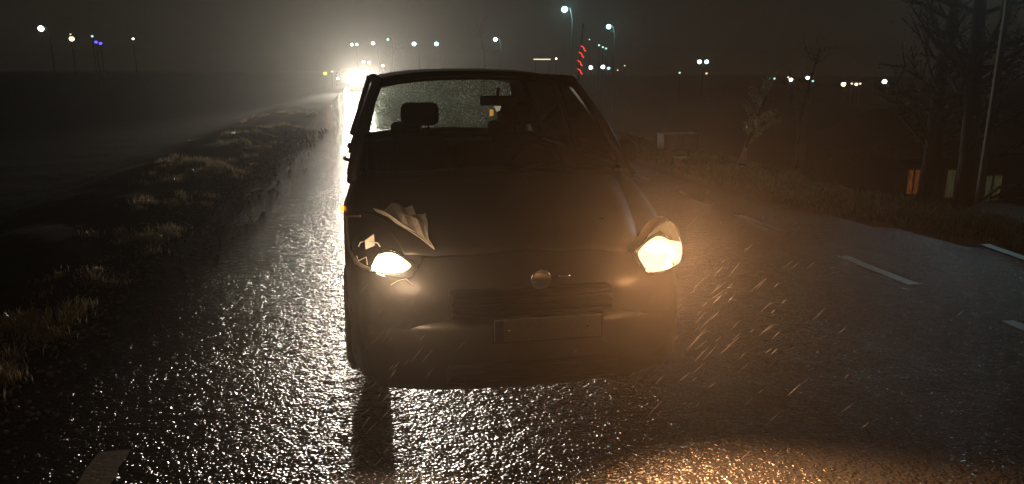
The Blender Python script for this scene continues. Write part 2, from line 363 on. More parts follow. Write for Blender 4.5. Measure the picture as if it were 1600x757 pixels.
def make_car(name, loc, label, paint, rz=0, H=1.68, L=4.3, seats=True, group=None, windows=True):
    root = empty(name, loc, label, 'car', group, rz); wr = .32; wheels = (.85, L - .8)
    body = car_body_mb(L, wheels, wr).build('body', paint, root, smooth=True)
    ws0, ws1, rf1, rb = 1.02, 1.78, L - .50, L - .12
    zr = H - .05
    # roof with crown and real thickness
    gr = []
    for i in range(9):
        t = i / 8; y = ws1 + (rf1 - ws1) * t; hw = .655 + .02 * math.sin(math.pi * t); zc = zr + .05 * math.sin(math.pi * (.15 + .8 * t))
        gr.append([(hw * (k / 5), y, zc - .055 * abs(k / 5) ** 3) for k in range(-5, 6)])
    roof = patch(gr).build('roof', paint, root, smooth=True, thick=.05)
    for s in (-1, 1):
        a = MB().tube([(s * .845, ws0, 1.07), (s * .775, ws0 + .38, 1.36), (s * .665, ws1, zr - .01)], [.03, .036, .04], 8); a.build('pillar', paint, root, smooth=True)
        MB().tube([(s * .665, ws1, zr - .01), (s * .685, (ws1 + rf1) / 2, zr + .0), (s * .665, rf1, zr - .005)], .035, 8).build('roof_rail', M['black'], root, smooth=True)
        MB().tube([(s * .86, 2.25, 1.09), (s * .685, 2.30, zr)], .04, 6).build('pillar', M['black'], root)
        MB().tube([(s * .86, L - .75, 1.11), (s * .68, L - .72, zr)], .06, 6).build('pillar', paint, root)
        MB().tube([(s * .80, rb, 1.10), (s * .665, rf1, zr - .01)], [.075, .06], 8).build('pillar', paint, root, smooth=True)
        pts = [(s * .845, ws0 + .08, 1.09), (s * .67, ws1 + .02, zr - .02), (s * .685, 2.3, zr - .02), (s * .86, 2.27, 1.10)]
        MB().add(pts, [(0, 1, 2, 3)]).build('side_window', M['side_glass'], root)
        pts = [(s * .86, 2.33, 1.10), (s * .685, 2.36, zr - .02), (s * .68, L - .78, zr - .02), (s * .86, L - .82, 1.11)]
        MB().add(pts, [(0, 1, 2, 3)]).build('side_window', M['side_glass'], root)
    gr = [[(k / 4 * (.825 - .17 * t), ws0 + (ws1 - ws0) * t - .05 * (1 - (k / 4) ** 2), 1.09 + (zr - 1.09) * t + .012) for k in range(-4, 5)] for t in (0, .33, .67, 1)]
    patch(gr).build('windscreen', M['windscreen'], root, smooth=True)
    gr = [[(k / 4 * (.75 - .10 * t), rb - (rb - rf1) * t + .03 * (1 - (k / 4) ** 2), 1.12 + (zr - 1.13) * t) for k in range(-4, 5)] for t in (0, .5, 1)]
    patch(gr).build('rear_window', M['rear_glass'], root, smooth=True)
    # wheels
    for c in wheels:
        for s in (-1, 1):
            w = MB().lathe_x([(-.11, .2), (-.118, .27), (-.10, .315), (0, .322), (.10, .315), (.118, .27), (.09, .2), (-.11, .2)], 28).build('wheel', M['rubber'], root, smooth=True)
            w.location = (s * .79, c, .322)
            rm = MB(); rm.lathe_x([(s * .05, .02), (s * .085, .05), (s * .07, .18), (s * .092, .205), (-s * .08, .205)], 24)
            for k in range(5):
                t = k * 2 * math.pi / 5; rm.tube([(s * .08, .04 * math.cos(t), .04 * math.sin(t)), (s * .088, .2 * math.cos(t), .2 * math.sin(t))], [.03, .022], 6)
            rm.build('rim', M['alloy'], w, smooth=True)
    for s in (-1, 1):
        tl = MB().box(s * .70, s * .84, L - .12, L - .02, .72, 1.0); tl.build('tail_lamp', M['black'], root, bevel=.01)
    if seats:
        MB().box(-.74, .74, 1.02, 1.45, .93, 1.07).build('dashboard', M['black'], root, bevel=.03)
        MB().box(-.72, .72, 1.2, L - .3, .42, .46).build('cabin_floor', M['black'], root)
        MB().box(-.80, .80, L - .62, L - .22, 1.02, 1.05).build('parcel_shelf', M['black'], root, bevel=.01)
        for s in (-1, 1): MB().box(s * .78, s * .875, 1.12, L - .8, 1.088, 1.112).build('belt_edge_cover', M['rubber'], root, bevel=.004)  # dark strip added to hide the lit belt edge
        for s in (-1, 1): MB().box(s * .76, s * .79, 1.15, L - .35, .44, 1.09).build('door_lining', M['fabric'], root, bevel=.01)
    return root, body

# foreground car, nose towards the camera
CX, CY, LEN = .735, 3.30, 4.3
car, body = make_car('damaged_car', (CX, CY, 0), 'dark car facing the camera with a smashed front corner and both headlamps lit', M['paint'], L=LEN)
org = Vector((CX, CY, 0))
bvh = BVHTree.FromPolygons([v.co.copy() for v in body.data.vertices], [list(p.vertices) for p in body.data.polygons])
eye = Vector((0, 0, CAMZ)) - org
def onb(px, py, off=.012, fb=.5):       # point on the car's skin (car coordinates), off metres proud of it
    d = (pw(px, py, 3.6) - org - eye).normalized(); h = bvh.ray_cast(eye, d)
    if h[0] is None: return (pw(px, py, CY + fb) - org)
    return h[0] - d * off
def lc(px, py, Y): return pw(px, py, Y) - org
# hood panel, proud of the body, with a raised centre and shut lines
gr = []
for i in range(13):
    t = i / 12; y = .17 + .80 * t; w, zb, zt = car_profile(y, LEN); hw = w * .80 * (.90 + .1 * t); row = []
    for k in range(-8, 9):
        u = k / 8; z = zt + .04 * (1 - abs(u) * .7) - .012 * abs(u) + .013 + .012 * math.exp(-((abs(u) - .62) / .1) ** 2)
        if u < -.6 and t < .55: z += .05 * (-u - .6) * math.sin(9 * t + 5 * u) + .03 * (-u - .6) * (.55 - t) * 4
        row.append((u * hw, y, z))
    gr.append(row)
patch(gr).build('hood', M['paint'], car, smooth=True, thick=.012)
# bumper
bm = []
for i in range(17):
    a = -1 + i / 8; x = a * .86; yb = -.06 + .20 * abs(a) ** 3.2 + (.18 if abs(a) > .99 else 0)
    bm.append([(x, yb + .05, .54), (x, yb, .50), (x, yb - .01, .40), (x, yb + .01, .30), (x * .97, yb + .06, .19), (x * .95, yb + .14, .17)])
patch(bm).build('bumper', M['paint'], car, smooth=True, thick=.02)
MB().box(-.42, .42, -.085, -.055, .24, .34).build('lower_grille', M['black'], car, bevel=.01)
for k in range(3): MB().box(-.41, .41, -.095, -.083, .25 + k * .03, .262 + k * .03).build('grille_bar', M['black'], car)
# grille
MB().box(-.40, .40, -.03, .06, .55, .68).build('grille', M['black'], car, bevel=.02)
for k in range(3): MB().box(-.39, .39, -.045, -.028, .57 + k * .035, .582 + k * .035).build('grille_bar', M['black'], car, bevel=.003)
e = lc(850, 435, 3.26); em = MB().lathe_x([(0, .0), (.0, .042), (.008, .05), (.012, .045), (.004, .035)], 24).build('emblem', M['chrome'], car, smooth=True)
em.rotation_euler = (0, 0, R(-90)); em.location = (.0 + e.x * 0 + .03, -.05, e.z)
st = lc(883, 432, 3.24); MB().tube([(st.x - .03, -.055, st.z), (st.x + .03, -.055, st.z)], .006, 10).build('grille_badge', M['chrome'], car, smooth=True)
w_ = lc(935, 343, 3.55); MB().tube([onb(925, 344, .02), onb(943, 342, .02)], .004, 6).build('hood_glint', M['chrome'], car)  # chrome sliver added for the glint on the hood
# plate
p0, p1 = lc(765, 497, 3.21), lc(935, 530, 3.2); pz = (p0.z + p1.z) / 2
pl = MB().box(-.20, .32, -.098, -.078, pz - .055, pz + .055).build('licence_plate', M['plate'], car, bevel=.003)
MB().box(-.21, .33, -.088, -.070, pz - .065, pz + .065).build('plate_frame', M['black'], pl, bevel=.004)
for X in (-.13, .25): MB().ball((X, -.099, pz), .006, (1, .5, 1), 8, 5).build('screw', M['chrome'], pl, smooth=True)
MB().box(-.198, -.158, -.1, -.0975, pz - .052, pz + .052).build('plate_band', mat('plate_band_blue', (.02, .03, .12), .5, noise=(30, .2, 0)), pl)
# mirrors: right one whole, left one folded and broken
mr = MB().ball((.99, 1.55, 1.14), .11, (.95, .5, .85), 14, 8).build('door_mirror', M['black'], car, smooth=True)
MB().tube([(.84, 1.50, 1.07), (.92, 1.52, 1.08)], [.03, .025], 8).build('mirror_arm', M['black'], mr)
ml = MB().ball((-.87, 1.62, 1.05), .035, (.6, 1.6, 1.0), 8, 5, .15).build('door_mirror', M['black'], car, smooth=True)
ml['label'] = 'broken stub of the folded mirror'
MB().tube([(-.85, 1.60, 1.11), (-.90, 1.64, 1.13), (-.90, 1.75, 1.13)], [.012, .012, .008], 6).build('mirror_arm', M['black'], ml)
MB().ball((-.87, 1.95, 1.18), .03, (.6, 1.6, .7), 8, 5).build('door_handle', M['black'], car, smooth=True)
# interior
for s in (-1, 1):
    st = MB(); X = s * .36
    st.add([(X + a * w, y, z) for z, w, y0, y1 in ((.50, .24, 2.02, 2.20), (.85, .26, 2.10, 2.26), (1.12, .24, 2.16, 2.29), (1.24, .17, 2.20, 2.30)) for a, y in ((-1, y0), (1, y0), (1, y1), (-1, y1))],
           [(k * 4 + q, k * 4 + (q + 1) % 4, k * 4 + 4 + (q + 1) % 4, k * 4 + 4 + q) for k in range(3) for q in range(4)] + [(12, 13, 14, 15), (3, 2, 1, 0)])
    st.box(X - .25, X + .25, 1.68, 2.16, .42, .58)
    seat = st.build('seat', M['fabric'], car, smooth=True, bevel=.05)
    MB().box(X - .14, X + .14, 2.19, 2.29, 1.29, 1.46).build('headrest', M['fabric'], seat, smooth=True, bevel=.045)
    MB().tube([(X - .06, 2.24, 1.2), (X - .06, 2.24, 1.32)], .008, 6).build('headrest_post', M['fabric'], seat)
    MB().tube([(X + .06, 2.24, 1.2), (X + .06, 2.24, 1.32)], .008, 6).build('headrest_post', M['fabric'], seat)
MB().box(-.70, .70, 3.05, 3.22, .45, 1.10).build('rear_seat', M['fabric'], car, smooth=True, bevel=.06)
for X in (-.42, .42): MB().box(X - .13, X + .13, 3.10, 3.19, 1.10, 1.26).build('headrest', M['fabric'], car, smooth=True, bevel=.04)
c = Vector((.36, 1.50, 1.04)); sw = []
for k in range(29):
    t = k / 28 * 2 * math.pi; sw.append(c + Vector((.185 * math.cos(t), .07 * math.sin(t), .165 * math.sin(t))))
MB().tube(sw, .014, 8).ball(c + Vector((0, -.02, 0)), .06, (1, .5, 1), 10, 6).tube([c + Vector((-.18, 0, 0)), c + Vector((.18, 0, 0))], .012, 6).build('steering_wheel', M['rubber'], car, smooth=True)
m0, m1 = lc(750, 150, 4.98), lc(806, 165, 4.98)
mm = MB().box(m0.x, m1.x, m0.y - .01, m0.y + .03, m1.z, m0.z).build('rear_view_mirror', M['black'], car, bevel=.012)
MB().tube([((m0.x + m1.x) / 2, m0.y + .01, m0.z), ((m0.x + m1.x) / 2, m0.y - .02, m0.z + .05)], .01, 6).build('mirror_stalk', M['black'], mm)
MB().tube([lc(806, 164, 4.97), lc(812, 180, 4.96), lc(817, 205, 4.93)], .005, 6).build('cable', M['black'], car)
for k in (0, 1):
    q = [onb(600 + 160 * k, 268, .02), onb(690 + 130 * k, 262, .03), onb(770 + 130 * k, 268, .025)]
    MB().tube(q, .009, 6).build('wiper', M['black'], car)
# fragments under the mirror: a hanging tag
a = pw(778, 166, 4.97)
tg = empty('hanging_tag', a, 'small orange and white tag hanging under the rear view mirror', 'air freshener')
MB().add([pw(x, y, 4.97) - a for x, y in ((772, 166), (783, 166), (781, 173), (776, 175))], [(0, 1, 2, 3)]).build('white_card', mat('tag_white_glow', (.7, .68, .55), .6, emit=(.9, .85, .6), es=.35), tg, thick=.002)  # card is no lamp, its backlight is painted as a glow
MB().add([pw(x, y, 4.98) - a for x, y in ((765, 171), (771, 172), (771, 181), (765, 182))], [(0, 1, 2, 3)]).build('orange_card', mat('tag_orange_glow', (.8, .3, .05), .6, emit=(1, .45, .08), es=.6), tg, thick=.002)  # same painted glow for light coming through the orange card
MB().tube([pw(777, 160, 4.97) - a, pw(777, 166, 4.97) - a], .0015, 4).build('string', M['black'], tg)

# ------------------------------------------------------------------ headlamps of the foreground car
def smooth(pts, it=1):
    for _ in range(it):
        q = []
        for i, a in enumerate(pts):
            b = pts[(i + 1) % len(pts)]; q += [tuple(a[k] * .8 + b[k] * .2 for k in range(2)), tuple(a[k] * .2 + b[k] * .8 for k in range(2))]
        pts = q
    return pts
def fan(pts, c=None):
    c = c or sum((Vector(p) for p in pts), Vector()) / len(pts); n = len(pts)
    return MB().add(list(pts) + [c], [(i, (i + 1) % n, n) for i in range(n)])
# right: the whole pointed unit
op = [(992, 394), (1001, 383), (1012, 370), (1024, 356), (1036, 347), (1046, 344), (1055, 351), (1061, 366), (1066, 384), (1066, 400), (1062, 411), (1050, 419), (1034, 425), (1016, 428), (1008, 422), (1000, 408)]
def lampY(px, py):                      # the unit bulges out of the wing: lens 7 cm proud of the skin
    y = 3.50 + .35 * max(0, (px - 992) / 75) ** 1.3 + .22 * max(0, (400 - py) / 56)
    h = bvh.ray_cast(eye, (pw(px, py, 3.6) - org - eye).normalized())
    return min(y, h[0].y + CY - .07) if h[0] is not None else min(y, 3.54)
outer = [lc(x, y, lampY(x, y)) for x, y in smooth(op)]
back = [Vector((p.x, p.y + .12, p.z)) for p in outer]
n = len(outer); hb = MB().add(outer + back, [(i, (i + 1) % n, n + (i + 1) % n, n + i) for i in range(n)] + [tuple(n + i for i in range(n))])
hl = hb.build('headlight', mat('lamp_housing', (.55, .5, .42), .3, .4, noise=(30, .2, .2)), car)
rim = MB().tube(outer + [outer[0]], .0045, 6).build('lamp_rim', M['chrome'], hl)
ip = [(995, 396), (1004, 385), (1014, 376), (1026, 369), (1036, 370), (1046, 376), (1056, 377), (1065, 379), (1066, 400), (1062, 411), (1042, 421), (1017, 426), (1006, 416)]
fan([lc(x, y, lampY(x, y) + .012) for x, y in smooth(ip, 2)], lc(1040, 400, 3.28)).build('bulb', reflector('headlamp_reflector', lc(1034, 398, 3.4), (1, .74, .42), 14, 2.0, .10), hl)
MB().ball(lc(1048, 349, 3.86), .012, (1, 1, 1.2), 8, 6).build('position_lamp', glow('position_lamp', (1, .85, .6), 1.6), hl)
MB().ball(lc(1060, 374, 3.83), .014, (1, .5, .8), 8, 6).build('turn_signal', M['amber'], hl)
fan([p - Vector((0, .006, 0)) for p in outer], lc(1040, 396, 3.25)).build('lens', M['lens'], hl, smooth=True)
# left: a dark torn hole, the lamp hanging at its bottom
hole = [(560, 331), (541, 338), (543, 362), (545, 380), (551, 400), (560, 414), (578, 424), (600, 430), (640, 436), (655, 418), (668, 396), (660, 380), (636, 362), (612, 345), (588, 332)]
hp = [onb(x, y, .008, .5) for x, y in hole]
fan(hp).build('lamp_hole_shade', M['black'], car)  # black sheet on the skin stands for the shade inside the hole
lp = [(541, 338), (560, 333), (560, 341)]
edge = [(563, 338), (541, 339), (543, 372), (547, 392), (556, 410), (566, 417), (580, 422)]
hlL = MB().tube([onb(x, y, .03, .5) for x, y in edge], [.006, .011, .008, .009, .011, .012, .009], 6).build('headlight', mat('broken_lamp_frame', (.5, .42, .32), .4, .2, noise=(40, .3, .3)), car)
hlL['label'] = 'broken headlamp hanging low in its torn opening'
bp_ = [(580, 421), (584, 410), (591, 399), (602, 395), (616, 396), (628, 403), (640, 412), (650, 418), (645, 428), (636, 433), (618, 432), (600, 430), (590, 428)]
fan([lc(x, y, 3.46) for x, y in smooth(bp_, 2)], lc(612, 413, 3.38)).build('bulb', reflector('broken_headlamp_reflector', lc(610, 412, 3.46), (1, .76, .48), 14, 1.6, .10), hlL)
oo = [(577, 422), (588, 398), (600, 391), (617, 391), (655, 416), (640, 436), (600, 433)]
o3 = [lc(x, y, 3.43) for x, y in smooth(oo)]; MB().tube(o3 + [o3[0]], .005, 6).build('lamp_rim', M['chrome'], hlL)
fan(o3).build('lens', M['lens'], hlL)
# loose reflector shards inside the hole
def shard(pts, name='lamp_shard', m=None, Y=3.50, par=None):
    return fan([lc(x, y, Y + dy) for x, y, dy in pts]).build(name, m or M['torn'], par or hlL, thick=.004)
shard([(570, 376, 0), (584, 366, .04), (585, 384, .05), (571, 390, .01)])
MB().tube([lc(x, y, 3.52) for x, y in ((560, 386), (563, 379), (572, 377), (590, 380), (594, 386))], .003, 5).build('wire', M['torn'], hlL)
MB().tube([lc(x, y, 3.50) for x, y in ((557, 400), (560, 408), (572, 402), (574, 414))], .003, 5).build('wire', M['torn'], hlL)
# torn hood corner: a long bright lip and crumpled sheet above it
def tp(x, y, Y):
    h = bvh.ray_cast(eye, (pw(x, y, 3.6) - org - eye).normalized())
    return lc(x, y, min(Y, h[0].y + CY - .05) if h[0] is not None else Y)
strip = [[tp(583, 326, 3.80), tp(588, 331, 3.77)], [tp(600, 331, 3.76), tp(606, 339, 3.73)], [tp(612, 338, 3.72), tp(618, 349, 3.69)], [tp(628, 350, 3.68), tp(634, 358, 3.66)], [tp(650, 364, 3.64), tp(655, 371, 3.62)], [tp(670, 381, 3.60), tp(679, 390, 3.58)]]
crl = patch(strip).build('torn_hood_edge', M['torn'], car, thick=.006)
cr = [[tp(612, 318, 3.98), tp(600, 329, 3.80), tp(604, 333, 3.76)],
      [tp(622, 319, 3.94), tp(618, 333, 3.84), tp(616, 341, 3.74)],
      [tp(632, 326, 3.88), tp(630, 334, 3.76), tp(627, 349, 3.70)],
      [tp(644, 322, 3.90), tp(640, 338, 3.80), tp(640, 357, 3.67)],
      [tp(650, 336, 3.86), tp(652, 343, 3.70), tp(652, 365, 3.65)],
      [tp(664, 335, 3.86), tp(662, 352, 3.80), tp(664, 374, 3.62)],
      [tp(667, 352, 3.84), tp(669, 368, 3.72), tp(671, 381, 3.60)]]
patch(cr).build('crumpled_panel', M['torn'], car, thick=.005)
MB().tube([tp(664, 334, 3.84), tp(668, 350, 3.82), tp(668, 372, 3.66), tp(678, 388, 3.58)], .0035, 5).build('torn_edge', M['torn'], car)
MB().tube([onb(610, 446, .01), onb(622, 439, .015), onb(634, 436, .015), onb(645, 446, .01)], .002, 5).build('bumper_crack', M['torn'], car)
MB().ball((-.905, .92, .93), .022, (.6, 1.2, .8), 10, 6).build('side_marker', M['amber'], car, smooth=True)

# light of the foreground headlamps
lamp('POINT', 'headlamp_light', tuple(org + lc(1030, 398, 3.20)), 1.6, WARM, .05)
lamp('SPOT', 'headlamp_beam', tuple(org + lc(1030, 396, 3.21)), 1250, WARM, .12, (.10, -1, -.20), 118, .9)
lamp('POINT', 'headlamp_light', tuple(org + lc(616, 388, 3.24)), 5.5, (1, .66, .40), .10)
lamp('SPOT', 'headlamp_beam', tuple(org + lc(616, 416, 3.36)), 380, (1, .66, .40), .04, (-.12, -1, -.35), 90, .9)

# ------------------------------------------------------------------ vehicles further along the road
fx = pw(565, 122, 60)
dc, _ = make_car('distant_car', (fx.x, 60, 0), 'distant car stopped behind the damaged car with blinding headlamps', M['paint2'], seats=False)
for s in (-1, 1):
    h = MB().lathe_x([(0, 0), (0, .17), (.03, .19), (.1, .19)], 16).build('headlight', M['bulb_far'], dc); h.rotation_euler = (0, 0, R(90)); h.location = (s * .62, .10, fx.z)
    lamp('SPOT', 'distant_beam', (fx.x + s * .62, 59.9, fx.z), 9000, WHITE, .10, (.06, -1, -.006), 46, .9)
f2 = pw(538, 123, 78)
d2, _ = make_car('distant_car', (f2.x, 78, 0), 'second distant car with dimmer lamps left of the blinding headlamps', M['paint2'], seats=False)
for s, e_ in ((-1, 1), (1, 1)):
    h = MB().lathe_x([(0, 0), (0, .10), (.03, .12), (.1, .12)], 16).build('headlight', M['bulb_small'], d2); h.rotation_euler = (0, 0, R(90)); h.location = (s * .62, .06, f2.z)
    if s < 0: lamp('SPOT', 'distant_beam', (f2.x, 77.9, f2.z), 800, WHITE, .1, (.05, -1, 0), 40, .8)

# ------------------------------------------------------------------ street lamps and house lights far off
def far_lamp(px, py, Y, mt, size, label, light=0, name='street_lamp', col=TEAL, dbl=0, arm=.8):
    p = pw(px, py, Y); gz = ground_z(p.x, p.y); h = p.z - gz; d = p.length
    root = empty(name, (p.x, p.y, gz), label, 'street lamp' if name == 'street_lamp' else name.replace('_', ' '), 'small lights of the far village' if name != 'street_lamp' else 'street lamps in the distance')
    r = size * d / FPX / 2
    if name == 'street_lamp':
        MB().tube([(arm, 0, -.1), (arm, 0, h * .92), (arm * .7, 0, h + .12), (0, 0, h + .16)], [.09, .06, .05, .04], 8).build('pole', M['metal'], root)
        MB().ball((0, 0, h + .10), .22, (1.4, .7, .4), 10, 5).build('lamp_head', M['metal'], root, smooth=True)
    else:
        MB().tube([(0, 0, -.1), (0, 0, h)], .05, 6).build('post', M['wood'], root)
        MB().ball((0, 0, h + r), r * .9, (1, 1, .4), 8, 4).build('lamp_cap', M['metal'], root)
    bb = MB().ball((0, 0, h), r, (1.05, 1, .95), 10, 7)
    bb.build('bulb', mt, root, smooth=True)
    if dbl: MB().ball((dbl * d / FPX, 0, h + .02), r * .9, (1.05, 1, .95), 10, 7).build('bulb', mt, root, smooth=True)
    if light > 95: lamp('POINT', 'street_light', (p.x, p.y - .3 - r, p.z - .1), light, col, .15)
L_ = [
    (882, 15, 72, 'teal', 9, 'highest and largest teal street lamp above the car roof', 260),
    (951, 42, 96, 'teal', 7, 'teal street lamp right of the mast with red lights', 160),
    (774, 62, 112, 'teal', 6, 'lone teal street lamp above the middle of the car roof', 100),
    (682, 69, 120, 'teal', 6, 'right one of the two level street lamps above the windscreen left corner', 90),
    (647, 69, 124, 'teal', 6, 'left one of the two level street lamps above the windscreen left corner', 90),
    (606, 62, 130, 'tealdim', 4, 'small faint street lamp highest over the blinding headlamps', 0),
    (583, 68, 130, 'teal', 5, 'street lamp just above and right of the blinding headlamps', 60),
    (550, 70, 130, 'coolw', 4, 'double street lamp just above and left of the blinding headlamps', 60),
    (64, 45, 92, 'coolw', 7, 'bluish street lamp farthest to the left of the scene', 60),
    (923, 106, 150, 'coolw', 6, 'left one of two close street lamps beside the foot of the red lit mast', 40),
    (942, 105, 150, 'coolw', 6, 'right one of two close street lamps beside the foot of the red lit mast', 40),
    (1093, 97, 140, 'teal', 6, 'left one of the pair of touching teal lamps over the right headlamp', 40),
    (1104, 97, 140, 'teal', 6, 'right one of the pair of touching teal lamps over the right headlamp', 40),
    (1236, 125, 120, 'coolw', 5, 'bluish lamp with a tiny warm light over it in the valley', 30),
    (1262, 122, 120, 'teal', 5, 'round teal lamp in the valley left of the warm house lights', 30),
    (1382, 128, 120, 'coolw', 6, 'bluish street lamp farthest to the right in the valley', 40)]
for px, py, Y, mt, sz, lb, li in L_:
    far_lamp(px, py, Y, M[mt], sz, lb, li, dbl=7 if 'double' in lb else 0)
for px, py, Y, mt, sz, lb in [
    (112, 61, 100, 'warmw', 6, 'warm white light right of the bluish lamp at far left'),
    (110, 54, 104, 'warmdim', 2, 'tiny dim light just above the warm white light at far left'),
    (144, 57, 110, 'tealdim', 3, 'faint grey light just above the two blue lights'),
    (150, 66, 90, 'blue', 4, 'left one of the two small blue lights'),
    (157, 68, 90, 'blue', 4, 'right one of the two small blue lights'),
    (208, 61, 100, 'warmw', 3, 'lone tiny white light right of the two blue lights'),
    (568, 97, 90, 'warmw', 4, 'small warm light straight above the blinding headlamps'),
    (577, 98, 90, 'warmw', 4, 'small warm light above and right of the blinding headlamps'),
    (598, 103, 80, 'warmw', 4, 'warm light just left of the car roof corner'),
    (508, 115, 70, 'amber', 5, 'amber light left of the distant cars'),
    (519, 112, 75, 'warmdim', 3, 'faint warm light between the amber light and the distant cars'),
    (869, 92, 110, 'warmw', 3, 'tiny warm light just over the right end of the car roof'),
    (921, 62, 110, 'tealdim', 2, 'first and highest tiny light of the slanting row right of the mast'),
    (936, 71, 110, 'tealdim', 3, 'second tiny light of the slanting row right of the mast'),
    (942, 74, 110, 'tealdim', 3, 'third tiny light of the slanting row right of the mast'),
    (947, 76, 110, 'tealdim', 3, 'last and lowest tiny light of the slanting row right of the mast'),
    (951, 107, 140, 'tealdim', 5, 'greenish light right of the two close street lamps'),
    (965, 110, 140, 'warmdim', 2, 'very faint light right of the greenish light'),
    (976, 103, 140, 'warmdim', 2, 'very faint light highest right of the greenish light'),
    (1062, 114, 130, 'tealdim', 3, 'small faint light left of the pair of touching teal lamps'),
    (1104, 115, 130, 'warmdim', 3, 'small warm light under the pair of touching teal lamps'),
    (1203, 124, 130, 'tealdim', 2, 'fainter left one of two tiny lights left of the bluish valley lamp'),
    (1210, 123, 130, 'tealdim', 3, 'brighter right one of two tiny lights left of the bluish valley lamp'),
    (1232, 121, 120, 'warmdim', 3, 'tiny warm light just above the bluish valley lamp'),
    (1270, 127, 120, 'tealdim', 3, 'faint light under the round teal valley lamp'),
    (1318, 132, 110, 'warmw', 6, 'brightest warm house light in the right valley'),
    (1331, 131, 110, 'warmdim', 3, 'smallest warm house light between the two brighter ones'),
    (1338, 132, 110, 'warmw', 4, 'second brightest warm house light in the right valley'),
    (1344, 131, 110, 'warmdim', 3, 'faint warm light at the right end of the house lights')]:
    far_lamp(px, py, Y, M[mt], sz, lb, 0, 'outdoor_light', dbl=0)
# glowing bar added for the pale line along the car roof, no lamp
a, c_ = pw(834, 93, 110), pw(860, 93, 110); gz = ground_z(a.x, 110)
r = empty('roof_line_glow', ((a.x + c_.x) / 2, 110, gz), 'thin glowing bar added for the pale line along the car roof', 'glowing bar')
hw = (c_.x - a.x) / 2
MB().box(-hw, hw, -.05, .05, a.z - gz - .07, a.z - gz + .07).build('tube', M['warmdim'], r)
for s in (-1, 1): MB().tube([(s * hw * .8, .12, 0), (s * hw * .8, .12, a.z - gz + .1)], .06, 6).build('post', M['metal'], r)

# mast wrapped in a red light string
b0 = pw(904, 118, 46); gz = ground_z(b0.x, 46)
ma = empty('light_mast', (b0.x, 46, gz), 'slim grey mast wrapped in a red spiral light string behind the car roof', 'mast')
base = Vector((b0.x, 46, gz)); top = pw(911, 40, 46) - base; zb = b0.z - gz
pts = [Vector((0, 0, 0)), Vector((0, 0, zb)), pw(908, 80, 46) - base, pw(909, 60, 46) - base, top]
MB().tube(pts, [.07, .055, .045, .05, .035], 8).build('pole', M['metal'], ma)
MB().ball(top + Vector((0, 0, -.05)), .09, (.8, .8, 2.2), 8, 6).build('mast_head', M['metal'], ma, smooth=True)
for k, (x0, y0) in enumerate(((911, 76), (908, 86), (906, 99), (906, 112))):
    q = []
    for i in range(9):
        t = i / 8; p = pw(x0 - 3.5 + 7.5 * t + 1.2 * math.sin(6.3 * t), y0 - 4 + 8 * t, 46) - base; q.append(p + Vector((0, -.16 * math.sin(math.pi * t), 0)))
    MB().tube(q, .032, 6).build('light_string', M['red'], ma)

# near lamp outside the right top of the frame
sp = pw(1573, 20, 14.5); gz = ground_z(sp.x, 14.5)
sl = empty('street_lamp', (sp.x, 14.5, gz), 'nearest street lamp, its pole top just in the upper right corner', 'street lamp', 'street lamps in the distance')
dz = 7.3
MB().tube([(0, 0, 0), (0, 0, sp.z - gz), (-.15, 0, dz + .1), (-.9, -.6, dz + .45)], [.10, .07, .06, .045], 10).build('pole', M['metal'], sl)
MB().ball((-1.1, -.75, dz + .45), .3, (1.3, .7, .35), 12, 6).build('lamp_head', M['metal'], sl, smooth=True)
MB().ball((-1.1, -.75, dz + .36), .12, (1.3, .9, .35), 12, 6).build('bulb', M['coolw'], sl, smooth=True)
lamp('SPOT', 'street_light', (sp.x - 1.1, 13.75, gz + dz + .2), 230, (.50, .88, 1.0), .12, (-.62, -.75, -.75), 120, .8)

# ------------------------------------------------------------------ right-hand side: leaning tree, stakes, cabinet, house, parked car
def tree(name, pts, rads, label, nb, lf, bark='bark', lime_to=None, blen=.8, leafr=.03, seed=1, group=None, cat='tree'):
    rr = random.Random(seed); base = Vector(pts[0]); loc = [Vector(p) - base for p in pts]
    root = empty(name, base, label, cat, group)
    MB().tube(loc, rads, 9).build('trunk', M[bark], root, smooth=True)
    if lime_to:
        MB().tube([loc[0] + Vector((0, 0, .02)), loc[0].lerp(loc[1], lime_to)], [rads[0] * 1.03 + .004, rads[0] + (rads[1] - rads[0]) * lime_to + .004], 9).build('whitewash', M['lime'], root, smooth=True)
    br = MB(); lv = MB()
    for _ in range(nb):
        i = rr.randrange(max(1, len(loc) // 2), len(loc)); p = loc[i - 1].lerp(loc[i], rr.random()); L = blen * rr.uniform(.5, 1.2)
        d = Vector((rr.uniform(-1, 1), rr.uniform(-1, 1), rr.uniform(-.1, 1))).normalized(); q = [p]
        for k in range(4):
            d = (d + Vector((rr.uniform(-.4, .4), rr.uniform(-.4, .4), rr.uniform(-.2, .3)))).normalized(); q.append(q[-1] + d * L / 4)
            for _s in range(2):
                e = (d + Vector((rr.uniform(-1, 1), rr.uniform(-1, 1), rr.uniform(-.5, 1))) * .8).normalized() * L * .3
                br.tube([q[-1], q[-1] + e], [rads[-1] * .25, rads[-1] * .1], 4, False)
                for _l in range(lf):
                    c = q[-1] + e * rr.random() + Vector([rr.gauss(0, .05 * L) for _ in range(3)])
                    u = Vector([rr.gauss(0, 1) for _ in range(3)]).normalized() * leafr; v = u.cross(Vector([rr.gauss(0, 1) for _ in range(3)])).normalized() * leafr * .5
                    lv.add([c - u, c + v, c + u, c - v], [(0, 1, 2, 3)])
        br.tube(q, [rads[-1] * .6, rads[-1] * .45, rads[-1] * .35, rads[-1] * .25, rads[-1] * .12], 5, False)
    if nb: br.build('branches', M['bark'], root)
    if lf and nb: lv.build('crown', M['leaf_lit' if lime_to else 'leaf'], root)
    return root
